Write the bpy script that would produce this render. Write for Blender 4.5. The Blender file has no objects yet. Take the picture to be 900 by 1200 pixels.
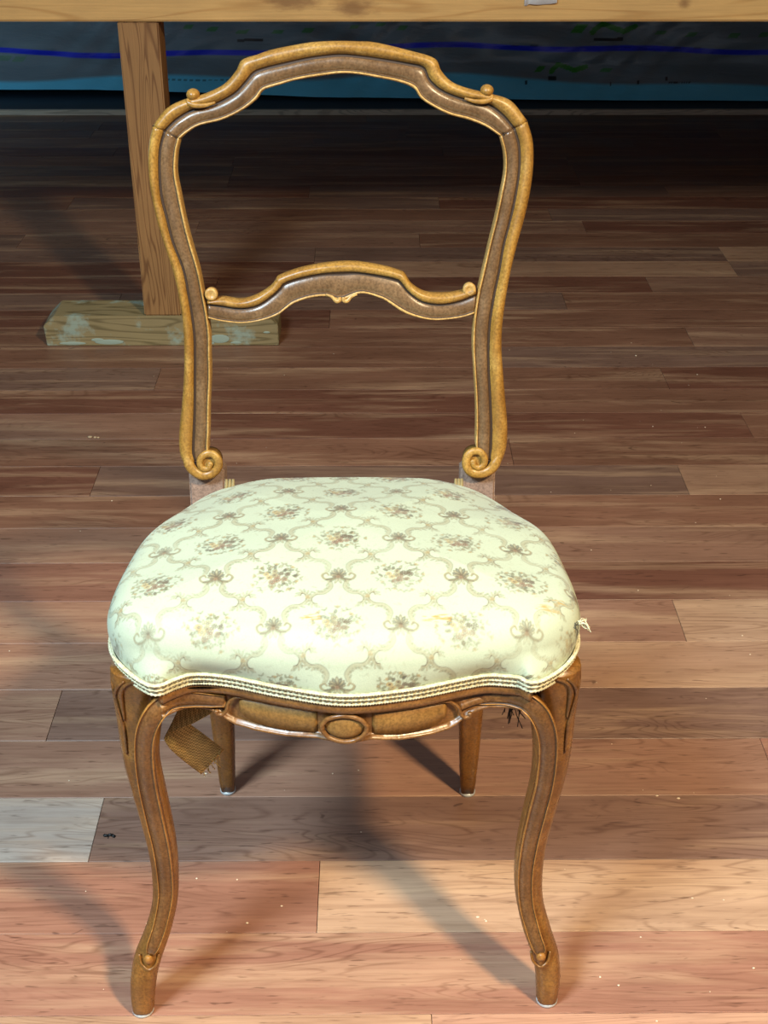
import bpy, bmesh, math, random
import numpy as np
from mathutils import Vector, Matrix

# ---------------------------------------------------------------- camera
scn = bpy.context.scene
COL = scn.collection
PI = math.pi
CAM_H = 1.145
pitch, yaw, roll = .522783, .0085192, .0014253
fw = Vector((math.sin(yaw)*math.cos(pitch), math.cos(yaw)*math.cos(pitch), -math.sin(pitch)))
r0 = Vector((math.cos(yaw), -math.sin(yaw), 0)); u0 = r0.cross(fw)
rt = r0*math.cos(roll) + u0*math.sin(roll); up = u0*math.cos(roll) - r0*math.sin(roll)
cd = bpy.data.cameras.new('camera'); cam = bpy.data.objects.new('camera', cd); COL.objects.link(cam)
cam.matrix_world = Matrix(((rt.x, up.x, -fw.x, 0), (rt.y, up.y, -fw.y, 0), (rt.z, up.z, -fw.z, CAM_H), (0, 0, 0, 1)))
cd.sensor_fit = 'HORIZONTAL'; cd.sensor_width = 36; cd.lens = 36*1570.07/900; cd.clip_start = .05
scn.camera = cam
# ---------------------------------------------------------------- world, lamps, exposure
vs = scn.view_settings
scn.display_settings.display_device = 'sRGB'
vs.view_transform = 'Standard'; vs.look = 'None'; vs.gamma = 1; vs.use_curve_mapping = False
vs.exposure = 0.0
w = bpy.data.worlds.new('world'); scn.world = w; w.use_nodes = True
bg = w.node_tree.nodes['Background']; bg.inputs[0].default_value = (.80, .88, 1, 1); bg.inputs[1].default_value = .22
def area(name, loc, target, size, power, color, sy=None):
    l = bpy.data.lights.new(name, 'AREA'); l.energy = power; l.color = color; l.size = size
    l.spread = math.radians(sy or 180)      # beam angle, narrowed so light drops off faster toward the bench
    o = bpy.data.objects.new(name, l); COL.objects.link(o); o.location = loc
    o.rotation_euler = (Vector(target)-Vector(loc)).to_track_quat('-Z', 'Y').to_euler()
    return o
area('warm_lamp', (1.16, -.30, 2.45), (0, .70, .15), .22, 43, (1, .77, .46), 115)
area('window_daylight', (-1.2, -.30, 2.5), (0, .70, .15), .65, 55, (.66, .87, 1), 115)

area('rear_cool_fill', (-2.45, 3.9, .50), (.3, 4.95, .22), .45, 6.5, (.45, .78, 1))  # unseen cool light added at the rear to brighten the wrapped pack

# ---------------------------------------------------------------- helpers
def lin(r, g, b):
    f = lambda c: (c/255/12.92) if c/255 <= .04045 else ((c/255+.055)/1.055)**2.4
    return (f(r), f(g), f(b), 1)
def link(o, parent=None):
    COL.objects.link(o)
    if parent: o.parent = parent
    return o
def mesh(name, V, F, mats, parent=None, smooth=True, mi=None, loc=None):
    me = bpy.data.meshes.new(name); me.from_pydata([tuple(v) for v in V], [], F)
    for m in (mats if isinstance(mats, (list, tuple)) else [mats]): me.materials.append(m)
    if mi is not None: me.polygons.foreach_set('material_index', mi)
    me.polygons.foreach_set('use_smooth', [smooth]*len(me.polygons))
    bm = bmesh.new(); bm.from_mesh(me); bmesh.ops.recalc_face_normals(bm, faces=bm.faces); bm.to_mesh(me); bm.free()
    me.update()
    o = bpy.data.objects.new(name, me)
    if loc: o.location = loc
    return link(o, parent)
def empty(name, loc, label, cat, group=None):
    o = bpy.data.objects.new(name, None); o.location = loc; o.empty_display_size = .05; link(o)
    o['label'] = label; o['category'] = cat
    if group: o['group'] = group
    return o
def tag(o, label, cat, group=None):
    o['label'] = label; o['category'] = cat
    if group: o['group'] = group
    return o
def catmull(P, n, closed=False):
    P = np.array(P, float); out = []; N = len(P)
    for i in range(N if closed else N-1):
        if closed: p0, p1, p2, p3 = P[i-1], P[i], P[(i+1) % N], P[(i+2) % N]
        else:
            p1, p2 = P[i], P[i+1]
            p0 = P[i-1] if i else 2*p1-p2
            p3 = P[i+2] if i+2 < N else 2*p2-p1
        for k in range(n):
            t = k/n
            out.append(.5*((2*p1)+(-p0+p2)*t+(2*p0-5*p1+4*p2-p3)*t*t+(-p0+3*p1-3*p2+p3)*t**3))
    if not closed: out.append(P[-1])
    return np.array(out)
def resample(P, n):
    P = np.array(P, float); s = np.r_[0, np.cumsum(np.linalg.norm(np.diff(P, axis=0), axis=1))]
    q = np.linspace(0, s[-1], n); return np.stack([np.interp(q, s, P[:, k]) for k in range(P.shape[1])], 1)
def loft(rings, closed_path=False, cap=True, ring_closed=True, strip_mi=None):
    """rings: list of equal-length point lists -> V, F, mi"""
    m = len(rings[0]); V = [p for r in rings for p in r]; F = []; mi = []
    n = len(rings)
    for i in range(n if closed_path else n-1):
        a = i*m; b = ((i+1) % n)*m
        for j in range(m if ring_closed else m-1):
            k = (j+1) % m
            F.append((a+j, a+k, b+k, b+j)); mi.append(strip_mi[j] if strip_mi else 0)
    if cap and not closed_path and ring_closed:
        F.append(tuple(range(m))[::-1]); mi.append(0)
        F.append(tuple((n-1)*m+j for j in range(m))); mi.append(0)
    return V, F, mi
def tube(P, R, seg=10, flat=1.0, nrm=None, closed=False):
    """rings of a tube along P; flat = thickness factor along nrm"""
    P = [Vector(p) for p in P]; n = len(P); rings = []
    if not hasattr(R, '__len__'): R = [R]*n
    ref = Vector(nrm) if nrm is not None else None; prev = None
    for i in range(n):
        a = P[i-1] if (i or closed) else P[i]; b = P[(i+1) % n] if (i+1 < n or closed) else P[i]
        t = (b-a).normalized() if (b-a).length > 1e-9 else Vector((0, 0, 1))
        if ref is not None: v = (ref-t*ref.dot(t)).normalized()
        else:
            if prev is None: prev = Vector((0, 0, 1)) if abs(t.z) < .9 else Vector((1, 0, 0))
            v = (prev-t*prev.dot(t)).normalized(); prev = v
        u = t.cross(v)
        rings.append([P[i]+(u*math.cos(2*PI*k/seg)+v*math.sin(2*PI*k/seg)*flat)*R[i] for k in range(seg)])
    return rings
def add(acc, V, F, mi=None):
    o = len(acc[0]); acc[0].extend(V); acc[1].extend([tuple(i+o for i in f) for f in F]); acc[2].extend(mi or [0]*len(F))
def acc(): return ([], [], [])
def emit(name, a, mats, parent=None, smooth=True): return mesh(name, a[0], a[1], mats, parent, smooth, a[2])
def boxv(x0, x1, y0, y1, z0, z1):
    V = [(x, y, z) for x in (x0, x1) for y in (y0, y1) for z in (z0, z1)]
    F = [(0, 1, 3, 2), (4, 6, 7, 5), (0, 4, 5, 1), (2, 3, 7, 6), (0, 2, 6, 4), (1, 5, 7, 3)]
    return V, F
def bevel_mesh(me, width, seg=1):
    bm = bmesh.new(); bm.from_mesh(me)
    bmesh.ops.bevel(bm, geom=list(bm.edges), offset=width, segments=seg, affect='EDGES', clamp_overlap=True)
    bm.to_mesh(me); bm.free()
def box(name, b, mat, parent=None, bev=.002, seg=2):
    V, F = boxv(*b); o = mesh(name, V, F, mat, parent, smooth=False)
    if bev: bevel_mesh(o.data, bev, seg)
    return o
def ellipsoid(c, r, nu=20, nv=12, rot=None):
    V = []; F = []
    for j in range(nv+1):
        ph = PI*j/nv
        for i in range(nu):
            th = 2*PI*i/nu; v = Vector((r[0]*math.sin(ph)*math.cos(th), r[1]*math.sin(ph)*math.sin(th), r[2]*math.cos(ph)))
            if rot: v = rot @ v
            V.append(v+Vector(c))
    for j in range(nv):
        for i in range(nu):
            k = (i+1) % nu; F.append((j*nu+i, j*nu+k, (j+1)*nu+k, (j+1)*nu+i))
    return V, F

# ---------------------------------------------------------------- materials
class NT:
    def __init__(s, name):
        s.m = bpy.data.materials.new(name); s.m.use_nodes = True; s.t = s.m.node_tree; s.b = s.t.nodes['Principled BSDF']
    def n(s, ty, **kw):
        nd = s.t.nodes.new(ty)
        for k, v in kw.items():
            if k.startswith('i_'): nd.inputs[k[2:].replace('_', ' ')].default_value = v
            else: setattr(nd, k, v)
        return nd
    def l(s, a, b): s.t.links.new(a, b)
    def coord(s, scale=(1, 1, 1), rnd=False, out='Object', rot=(0, 0, 0)):
        tc = s.n('ShaderNodeTexCoord'); mp = s.n('ShaderNodeMapping'); mp.inputs['Scale'].default_value = scale; mp.inputs['Rotation'].default_value = rot
        s.l(tc.outputs[out], mp.inputs[0])
        if rnd:
            oi = s.n('ShaderNodeObjectInfo'); mu = s.n('ShaderNodeVectorMath', operation='SCALE'); cb = s.n('ShaderNodeCombineXYZ')
            s.l(oi.outputs['Random'], cb.inputs[0]); s.l(oi.outputs['Random'], cb.inputs[1]); s.l(oi.outputs['Random'], cb.inputs[2])
            s.l(cb.outputs[0], mu.inputs[0]); mu.inputs['Scale'].default_value = 57.0
            ad = s.n('ShaderNodeVectorMath', operation='ADD'); s.l(mp.outputs[0], ad.inputs[0]); s.l(mu.outputs[0], ad.inputs[1]); return ad.outputs[0]
        return mp.outputs[0]
    def noise(s, vec, scale, detail=4, rough=.55, dist=0):
        nd = s.n('ShaderNodeTexNoise'); nd.inputs['Scale'].default_value = scale; nd.inputs['Detail'].default_value = detail
        nd.inputs['Roughness'].default_value = rough; nd.inputs['Distortion'].default_value = dist; s.l(vec, nd.inputs['Vector']); return nd.outputs['Fac']
    def ramp(s, fac, stops):
        nd = s.n('ShaderNodeValToRGB'); e = nd.color_ramp.elements
        while len(e) < len(stops): e.new(.5)
        for k, (p, c) in enumerate(stops): e[k].position = p; e[k].color = c if hasattr(c, '__len__') else (c, c, c, 1)
        s.l(fac, nd.inputs[0]); return nd.outputs[0]
    def mix(s, fac, a, b, mode='MIX'):
        nd = s.n('ShaderNodeMix', data_type='RGBA', blend_type=mode)
        for v, i in ((fac, 0), (a, 6), (b, 7)):
            if hasattr(v, 'links'): s.l(v, nd.inputs[i])
            else: nd.inputs[i].default_value = v
        return nd.outputs[2]
    def bump(s, h, strength, dist=.001):
        nd = s.n('ShaderNodeBump'); nd.inputs['Strength'].default_value = strength; nd.inputs['Distance'].default_value = dist
        s.l(h, nd.inputs['Height']); s.l(nd.outputs[0], s.b.inputs['Normal'])
    def set(s, color=None, rough=None, metal=None, spec=None, coat=None):
        for v, k in ((color, 'Base Color'), (rough, 'Roughness'), (metal, 'Metallic'), (spec, 'Specular IOR Level'), (coat, 'Coat Weight')):
            if v is None: continue
            if hasattr(v, 'links'): s.l(v, s.b.inputs[k])
            else: s.b.inputs[k].default_value = v
        return s.m
def plain(name, c, rough=.5, metal=0):
    return NT(name).set(color=c, rough=rough, metal=metal)
def carved(name, ca, cb, cw, rough=.34, wear=.5, gscale=60):
    """polished walnut: brown, darker patches, ochre wear, fine pores"""
    t = NT(name); v = t.coord()
    base = t.ramp(t.noise(v, 14, 5, .6), [(.32, ca), (.62, cb)])
    wmask = t.ramp(t.noise(v, 33, 6, .65), [(.5, 0), (.72, 1)])
    mu = t.n('ShaderNodeMath', operation='MULTIPLY'); t.l(wmask, mu.inputs[0]); mu.inputs[1].default_value = wear
    c1 = t.mix(mu.outputs[0], base, cw)
    fl = t.noise(v, 420, 3, .6); c2 = t.mix(t.ramp(fl, [(.35, .55), (.6, 0)]), c1, (ca[0]*.45, ca[1]*.45, ca[2]*.45, 1))
    gr = t.noise(t.coord((gscale*4, gscale*4, gscale*.6)), 1, 3); c3 = t.mix(.25, c2, t.ramp(gr, [(.3, (.3, .3, .3, 1)), (.7, (1.3, 1.3, 1.3, 1))]), 'MULTIPLY')
    t.bump(t.noise(v, 180, 4), .25, .0006)
    ro = t.ramp(t.noise(v, 40, 4), [(.3, rough-.08), (.7, rough+.14)])
    return t.set(color=c3, rough=ro)
M = {}
M['roll'] = carved('gilt_walnut_roll', lin(148, 104, 44), lin(176, 132, 60), lin(206, 166, 90), .36, .6)
M['channel'] = carved('walnut_channel', lin(104, 76, 50), lin(126, 96, 66), lin(150, 120, 88), .26, .5)
M['bead'] = carved('worn_bead', lin(176, 134, 72), lin(206, 164, 96), lin(228, 190, 126), .38, .6)
M['groove_dark'] = plain('dark_groove', lin(52, 32, 16), .6)  # flat dark colour for the groove strips and joint lines
M['leg'] = carved('walnut_leg', lin(112, 70, 30), lin(146, 98, 44), lin(178, 128, 60), .28, .5)
M['legch'] = carved('walnut_leg_face', lin(98, 64, 36), lin(126, 86, 48), lin(152, 110, 60), .26, .35)
M['ridge'] = carved('worn_ridge', lin(150, 98, 42), lin(180, 124, 58), lin(204, 150, 80), .32, .6)
M['apron'] = carved('walnut_apron', lin(112, 74, 38), lin(142, 98, 54), lin(170, 124, 70), .30, .5)
M['panel'] = carved('ochre_panel', lin(138, 98, 48), lin(158, 116, 60), lin(176, 136, 76), .42, .5)
M['block'] = carved('bare_block', lin(138, 112, 98), lin(160, 134, 118), lin(180, 154, 138), .5, .4)
M['rail'] = plain('raw_rail_wood', lin(92, 66, 44), .8)
M['glide'] = plain('steel_glide', lin(200, 205, 205), .4, .3)
M['hair'] = plain('black_horsehair', lin(26, 22, 20), .7)
M['tack'] = plain('braid_end_cloth', lin(140, 122, 82), .8)
M['cord'] = None
def m_cord():
    t = NT('braid_cord'); v = t.coord()
    c = t.ramp(t.noise(v, 260, 3), [(.35, lin(186, 178, 142)), (.6, lin(214, 208, 176))]); t.bump(t.noise(v, 700, 2), .6, .001)
    return t.set(color=c, rough=.85)
M['cord'] = m_cord(); M['stitch'] = plain('dark_stitch', lin(96, 86, 66), .9)
def m_fabric():
    t = NT('brocade_fabric'); a = t.n('ShaderNodeVertexColor', layer_name='print')
    v = t.coord(); f = t.noise(v, 900, 2, .5); c = t.mix(.18, a.outputs[0], t.ramp(f, [(.35, (.72, .72, .70, 1)), (.65, (1.15, 1.15, 1.12, 1))]), 'MULTIPLY')
    t.bump(f, .25, .0005); t.b.inputs['Sheen Weight'].default_value = .15
    return t.set(color=c, rough=.72, spec=.35)
M['fabric'] = m_fabric()
def m_jute():
    t = NT('jute_webbing'); v = t.coord((1, 1, 1)); w1 = t.n('ShaderNodeTexChecker'); w1.inputs['Scale'].default_value = 620
    t.l(v, w1.inputs[0]); w1.inputs[1].default_value = lin(236, 204, 130); w1.inputs[2].default_value = lin(170, 138, 82)
    c = t.mix(t.ramp(t.noise(v, 60, 4), [(.45, 0), (.7, .5)]), w1.outputs[0], lin(120, 100, 66)); t.bump(w1.outputs[1], .8, .001)
    return t.set(color=c, rough=.95)
M['jute'] = m_jute()
def m_plank():
    t = NT('laminate_plank'); v = t.coord((1, 1, 1), True); oi = t.n('ShaderNodeObjectInfo'); base = oi.outputs['Color']
    dk = lambda c, k, g=.0: t.mix(1.0, c, (k, k*.90+g, k*.84+g, 1), 'MULTIPLY')
    # broad heartwood streaks
    c = t.mix(t.ramp(t.noise(t.coord((1.5, 15, 1), True), 1.6, 4, .6, .6), [(.32, .55), (.60, 0)]), base, dk(base, .66))
    c = t.mix(t.ramp(t.noise(t.coord((1.8, 22, 1), True), 1.3, 4, .6, .4), [(.50, 0), (.72, .38)]), c, lin(214, 178, 142))
    # cathedral figure: contour lines of a stretched noise, fading in and out
    cn = t.noise(t.coord((1.7, 13, 1), True), 1.0, 2.5, .45, .8)
    mu = t.n('ShaderNodeMath', operation='MULTIPLY'); t.l(cn, mu.inputs[0]); mu.inputs[1].default_value = 26
    pp = t.n('ShaderNodeMath', operation='PINGPONG'); t.l(mu.outputs[0], pp.inputs[0]); pp.inputs[1].default_value = .5
    ln = t.ramp(pp.outputs[0], [(.02, .75), (.20, 0)]); mk = t.ramp(t.noise(t.coord((2.2, 9, 1), True), 1.2, 3, .6), [(.44, 0), (.60, 1)])
    m2 = t.n('ShaderNodeMath', operation='MULTIPLY'); t.l(ln, m2.inputs[0]); t.l(mk, m2.inputs[1]); c = t.mix(m2.outputs[0], c, dk(c, .62))
    # fibres and pores
    fine = t.noise(t.coord((10, 230, 1), True), 1, 4, .65, .25)
    c = t.mix(t.ramp(fine, [(.36, .42), (.55, 0)]), c, dk(c, .62))
    pores = t.noise(t.coord((34, 260, 1), True, rot=(0, 0, .16)), 1, 2, .5)
    c = t.mix(t.ramp(pores, [(.27, .75), (.37, 0)]), c, dk(c, .42))
    crack = t.noise(t.coord((28, 70, 1), True, rot=(0, 0, -.5)), 1, 1, .4, 1.2)
    c = t.mix(t.ramp(crack, [(.19, .75), (.245, 0)]), c, dk(c, .38))
    patch = t.noise(v, 4.5, 4, .55); c = t.mix(.6, c, t.ramp(patch, [(.3, (.84, .83, .84, 1)), (.7, (1.22, 1.20, 1.16, 1))]), 'MULTIPLY')
    t.bump(fine, .12, .0006); return t.set(color=c, rough=t.ramp(patch, [(.3, .36), (.7, .5)]), spec=.45)
M['plank'] = m_plank()
def m_pine(name, ca, cb, knots=False, axis=0, grain=1.0, stain=None, spots=()):
    t = NT(name); sc = [26, 26, 26]; sc[axis] = 2.2
    v = t.coord(tuple(sc)); d = t.coord((1, 1, 1))
    wv = t.n('ShaderNodeTexNoise'); wv.inputs['Scale'].default_value = 1; wv.inputs['Detail'].default_value = 1.5; wv.inputs['Distortion'].default_value = .6
    t.l(v, wv.inputs['Vector'])
    mu = t.n('ShaderNodeMath', operation='MULTIPLY'); t.l(wv.outputs['Fac'], mu.inputs[0]); mu.inputs[1].default_value = 15*grain
    fr = t.n('ShaderNodeMath', operation='PINGPONG'); t.l(mu.outputs[0], fr.inputs[0]); fr.inputs[1].default_value = .5
    c = t.ramp(fr.outputs[0], [(.04, ca), (.22, cb)])
    fs = [300, 300, 300]; fs[axis] = 9; c = t.mix(.35, c, t.ramp(t.noise(t.coord(tuple(fs)), 1, 3), [(.3, (.7, .68, .64, 1)), (.7, (1.15, 1.14, 1.1, 1))]), 'MULTIPLY')
    c = t.mix(.5, c, t.ramp(t.noise(d, 7, 3), [(.3, (.82, .8, .78, 1)), (.7, (1.15, 1.12, 1.06, 1))]), 'MULTIPLY')
    if stain: c = t.mix(t.ramp(t.noise(d, 16, 5, .6), [(.55, 0), (.66, .75)]), c, stain)
    for (px_, pz_, r_, kx) in spots:      # old resin stains and knots at their own places on the board
        mp = t.n('ShaderNodeMapping'); mp.inputs['Location'].default_value = (-px_*kx, 0, -pz_); mp.inputs['Scale'].default_value = (kx, 0, 1); t.l(d, mp.inputs[0])
        ln_ = t.n('ShaderNodeVectorMath', operation='LENGTH'); t.l(mp.outputs[0], ln_.inputs[0]); ad = t.n('ShaderNodeMath', operation='ADD'); t.l(ln_.outputs['Value'], ad.inputs[0])
        sc_ = t.n('ShaderNodeMath', operation='MULTIPLY'); t.l(t.noise(t.coord((20, 60, 60)), 1, 4, .65), sc_.inputs[0]); sc_.inputs[1].default_value = r_*1.6; t.l(sc_.outputs[0], ad.inputs[1])
        c = t.mix(t.ramp(ad.outputs[0], [(r_*1.1, .75), (r_*1.75, 0)]), c, lin(124, 84, 46))
    t.bump(t.noise(t.coord(tuple(fs)), 1, 3), .3, .001)
    return t.set(color=c, rough=.62)
M['beam'] = m_pine('pine_beam', lin(186, 142, 84), lin(202, 160, 100), grain=.3, spots=((-.035, .700, .022, .45), (-.155, .712, .022, .35), (.600, .708, .012, .8)))
M['post'] = m_pine('pine_post', lin(116, 78, 42), lin(152, 112, 68), axis=2, grain=.75)
M['foot'] = m_pine('weathered_pine', lin(112, 98, 66), lin(144, 128, 92), stain=lin(150, 168, 156), grain=.6)
M['dark'] = plain('dark_floor_base', lin(58, 38, 28), .7)
M['wall'] = plain('dark_wall', lin(70, 66, 62), .9)

# traced centre lines of the chair back, metres (x, z) in the plane of the back
CREST= [((-0.1836, 0.8164), (-0.1727, 0.8118), (-0.1575, 0.8041)), ((-0.1693, 0.8322), (-0.1598, 0.8227), (-0.1505, 0.8096)), ((-0.1511, 0.8406), (-0.1438, 0.8312), (-0.1378, 0.8164)), ((-0.1332, 0.8452), (-0.1225, 0.8364), (-0.1153, 0.8217)), ((-0.1128, 0.8541), (-0.1032, 0.8458), (-0.096, 0.8301)), ((-0.1002, 0.8665), (-0.0918, 0.8562), (-0.0819, 0.8399)), ((-0.0939, 0.8764), (-0.0826, 0.8655), (-0.0754, 0.8478)), ((-0.0788, 0.8813), (-0.0714, 0.8696), (-0.0687, 0.851)), ((-0.0633, 0.886), (-0.0592, 0.8723), (-0.0586, 0.8537)), ((-0.0324, 0.8915), (-0.0327, 0.8778), (-0.0419, 0.8582)), ((-0.0148, 0.8931), (-0.015, 0.8803), (-0.0175, 0.8621)), ((0.0027, 0.8935), (0.0026, 0.8815), (0.0024, 0.8642)), ((0.0191, 0.8931), (0.0224, 0.8798), (0.0189, 0.8634)), ((0.0356, 0.8921), (0.0422, 0.8772), (0.0355, 0.8607)), ((0.0685, 0.8849), (0.0664, 0.8735), (0.0577, 0.8565)), ((0.0928, 0.8778), (0.0819, 0.87), (0.0728, 0.8505)), ((0.0996, 0.8664), (0.0882, 0.8588), (0.0799, 0.8415)), ((0.1108, 0.8561), (0.0999, 0.8492), (0.09, 0.8348)), ((0.1287, 0.8498), (0.12, 0.8415), (0.1069, 0.8268)), ((0.151, 0.845), (0.1446, 0.8367), (0.1271, 0.8215)), ((0.1691, 0.8383), (0.16, 0.8268), (0.144, 0.8151)), ((0.1848, 0.8208), (0.1725, 0.8136), (0.1582, 0.8064))]
STILE_L= [((-0.1836, 0.8164), (-0.1727, 0.8118), (-0.1575, 0.8041)), ((-0.1886, 0.7994), (-0.1781, 0.7951), (-0.1613, 0.7908)), ((-0.1908, 0.778), (-0.18, 0.7736), (-0.163, 0.7715)), ((-0.1895, 0.7541), (-0.1796, 0.7497), (-0.1602, 0.7519)), ((-0.1854, 0.7277), (-0.1751, 0.7277), (-0.1564, 0.7277)), ((-0.1798, 0.7054), (-0.1706, 0.7054), (-0.1518, 0.7054)), ((-0.1721, 0.6772), (-0.161, 0.6772), (-0.1449, 0.6772)), ((-0.1676, 0.6544), (-0.1572, 0.6521), (-0.1413, 0.6543)), ((-0.1648, 0.6313), (-0.1547, 0.6313), (-0.1383, 0.6335)), ((-0.164, 0.6103), (-0.1532, 0.6102), (-0.1364, 0.6125)), ((-0.1646, 0.589), (-0.1537, 0.589), (-0.1371, 0.5913)), ((-0.1663, 0.5652), (-0.1549, 0.5651), (-0.1377, 0.5675)), ((-0.1697, 0.5362), (-0.1563, 0.5361), (-0.1405, 0.5361)), ((-0.1734, 0.5117), (-0.1582, 0.5117), (-0.1418, 0.5116)), ((-0.1748, 0.4944), (-0.1598, 0.4944), (-0.1433, 0.4956)), ((-0.1735, 0.4807), (-0.1602, 0.4857), (-0.1435, 0.4894))]
STILE_R= [((0.1848, 0.8208), (0.1725, 0.8136), (0.1582, 0.8064)), ((0.1912, 0.8013), (0.1778, 0.797), (0.1629, 0.7906)), ((0.1925, 0.7776), (0.1786, 0.7733), (0.1639, 0.7733)), ((0.1901, 0.7515), (0.1754, 0.7471), (0.1605, 0.7515)), ((0.1849, 0.725), (0.1705, 0.7228), (0.1559, 0.7273)), ((0.1792, 0.7027), (0.1652, 0.7005), (0.1508, 0.705)), ((0.1732, 0.6744), (0.1616, 0.6745), (0.1442, 0.6745)), ((0.1693, 0.6492), (0.1569, 0.6492), (0.1394, 0.6516)), ((0.1666, 0.6237), (0.1536, 0.6237), (0.1364, 0.6261)), ((0.1662, 0.5978), (0.1527, 0.5979), (0.1358, 0.6003)), ((0.1687, 0.5693), (0.1539, 0.5693), (0.1378, 0.5741)), ((0.172, 0.5403), (0.1558, 0.5452), (0.1402, 0.5452)), ((0.1746, 0.5158), (0.1577, 0.5158), (0.1413, 0.5183)), ((0.1749, 0.4935), (0.1579, 0.4911), (0.1413, 0.4948)), ((0.1714, 0.4786), (0.1574, 0.4848), (0.1427, 0.4899))]
MID= [((-0.1375, 0.6463), (-0.1371, 0.6428), (-0.1373, 0.6284)), ((-0.1224, 0.6492), (-0.1228, 0.6405), (-0.1234, 0.6251)), ((-0.1038, 0.6469), (-0.1042, 0.6381), (-0.1024, 0.6232)), ((-0.0874, 0.6513), (-0.0866, 0.6409), (-0.0823, 0.626)), ((-0.0731, 0.66), (-0.0711, 0.6508), (-0.0658, 0.6316)), ((-0.0671, 0.6668), (-0.0627, 0.6581), (-0.0574, 0.6376)), ((-0.0636, 0.6707), (-0.0572, 0.6638), (-0.0479, 0.6438)), ((-0.0425, 0.6782), (-0.0404, 0.6691), (-0.0315, 0.6491)), ((-0.0193, 0.6827), (-0.0194, 0.6729), (-0.0151, 0.6504)), ((0.0004, 0.6845), (0.0003, 0.6742), (-0.0012, 0.6458)), ((0.0177, 0.6842), (0.0177, 0.674), (0.0199, 0.6534)), ((0.042, 0.6803), (0.042, 0.6705), (0.0408, 0.6483)), ((0.0571, 0.6762), (0.0548, 0.6678), (0.0514, 0.642)), ((0.0648, 0.6728), (0.0602, 0.665), (0.0612, 0.6355)), ((0.0723, 0.662), (0.0691, 0.6545), (0.0737, 0.6302)), ((0.0863, 0.654), (0.0829, 0.6448), (0.0925, 0.6262)), ((0.105, 0.6526), (0.1017, 0.6417), (0.1101, 0.6268)), ((0.1213, 0.6548), (0.1215, 0.6452), (0.1265, 0.6294)), ((0.1375, 0.6603), (0.1382, 0.652), (0.1365, 0.6326))]
SCR_L= [(-0.1662, 0.4969), (-0.1672, 0.4869), (-0.1655, 0.4769), (-0.161, 0.4681), (-0.1516, 0.4618), (-0.1418, 0.4631), (-0.1344, 0.4698), (-0.1331, 0.4781), (-0.1375, 0.4844), (-0.1444, 0.4859), (-0.1507, 0.4819), (-0.1529, 0.4756), (-0.1503, 0.4699), (-0.1444, 0.4693), (-0.1418, 0.4739)]
SCR_R= [(0.1665, 0.496), (0.1675, 0.4873), (0.1644, 0.4773), (0.1578, 0.4673), (0.147, 0.4628), (0.1371, 0.4648), (0.1321, 0.4719), (0.1324, 0.4812), (0.1374, 0.4869), (0.1447, 0.4876), (0.1501, 0.4824), (0.1511, 0.4748), (0.1463, 0.4698), (0.1407, 0.4711), (0.1388, 0.4756)]

# ================================================================ SETTING
FLOOR = mesh('floor', *boxv(-2.6, 2.6, -1.2, 6.2, -.05, -.0085), M['dark'], None, False); FLOOR['kind'] = 'structure'
random.seed(4)
# one shared plank mesh: 1.05 m strip of laminate, joints slightly opened and eased
PL, PW, PT = 1.05, .11016, .008
V, F = boxv(-PL/2+.0003, PL/2-.0003, -PW/2+.0003, PW/2-.0003, -PT, 0)
pm = bpy.data.meshes.new('plank'); pm.from_pydata(V, [], F)
bm = bmesh.new(); bm.from_mesh(pm); bmesh.ops.recalc_face_normals(bm, faces=bm.faces)
bmesh.ops.bevel(bm, geom=[e for e in bm.edges if all(v.co.z > -.001 for v in e.verts)], offset=.0004, segments=1, affect='EDGES'); bm.to_mesh(pm); bm.free()
pm.materials.append(M['plank'])
tones = {'red': lin(156, 110, 90), 'redlight': lin(180, 136, 112), 'tan': lin(184, 148, 120), 'grey': lin(178, 160, 146), 'mid': lin(158, 118, 96),
         'dark': lin(128, 84, 66), 'brown': lin(144, 102, 80), 'umber': lin(138, 106, 90), 'light': lin(180, 140, 112)}
# row: (x of a joint, tones of the strips left to right, starting with the one left of that joint)
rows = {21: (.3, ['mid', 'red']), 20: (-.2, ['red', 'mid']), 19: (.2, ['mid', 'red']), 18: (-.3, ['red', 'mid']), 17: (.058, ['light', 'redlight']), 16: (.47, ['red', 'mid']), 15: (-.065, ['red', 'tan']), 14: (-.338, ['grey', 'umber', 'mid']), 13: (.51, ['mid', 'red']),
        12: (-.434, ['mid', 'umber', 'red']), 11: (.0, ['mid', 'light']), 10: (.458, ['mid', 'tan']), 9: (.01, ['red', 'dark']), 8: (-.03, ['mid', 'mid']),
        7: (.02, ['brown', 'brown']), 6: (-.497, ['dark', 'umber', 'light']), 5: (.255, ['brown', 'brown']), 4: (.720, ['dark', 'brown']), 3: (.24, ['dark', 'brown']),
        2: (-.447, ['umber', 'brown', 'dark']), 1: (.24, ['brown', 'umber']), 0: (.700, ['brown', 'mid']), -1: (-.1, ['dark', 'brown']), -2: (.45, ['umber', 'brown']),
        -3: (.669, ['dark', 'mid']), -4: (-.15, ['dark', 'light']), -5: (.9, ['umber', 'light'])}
row_left = {13: 'mid', 11: 'light', 10: 'mid', 9: 'red', 16: 'red', 4: 'mid', 0: 'brown', 15: 'red', 17: 'light'}
keys = list(tones)
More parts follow.
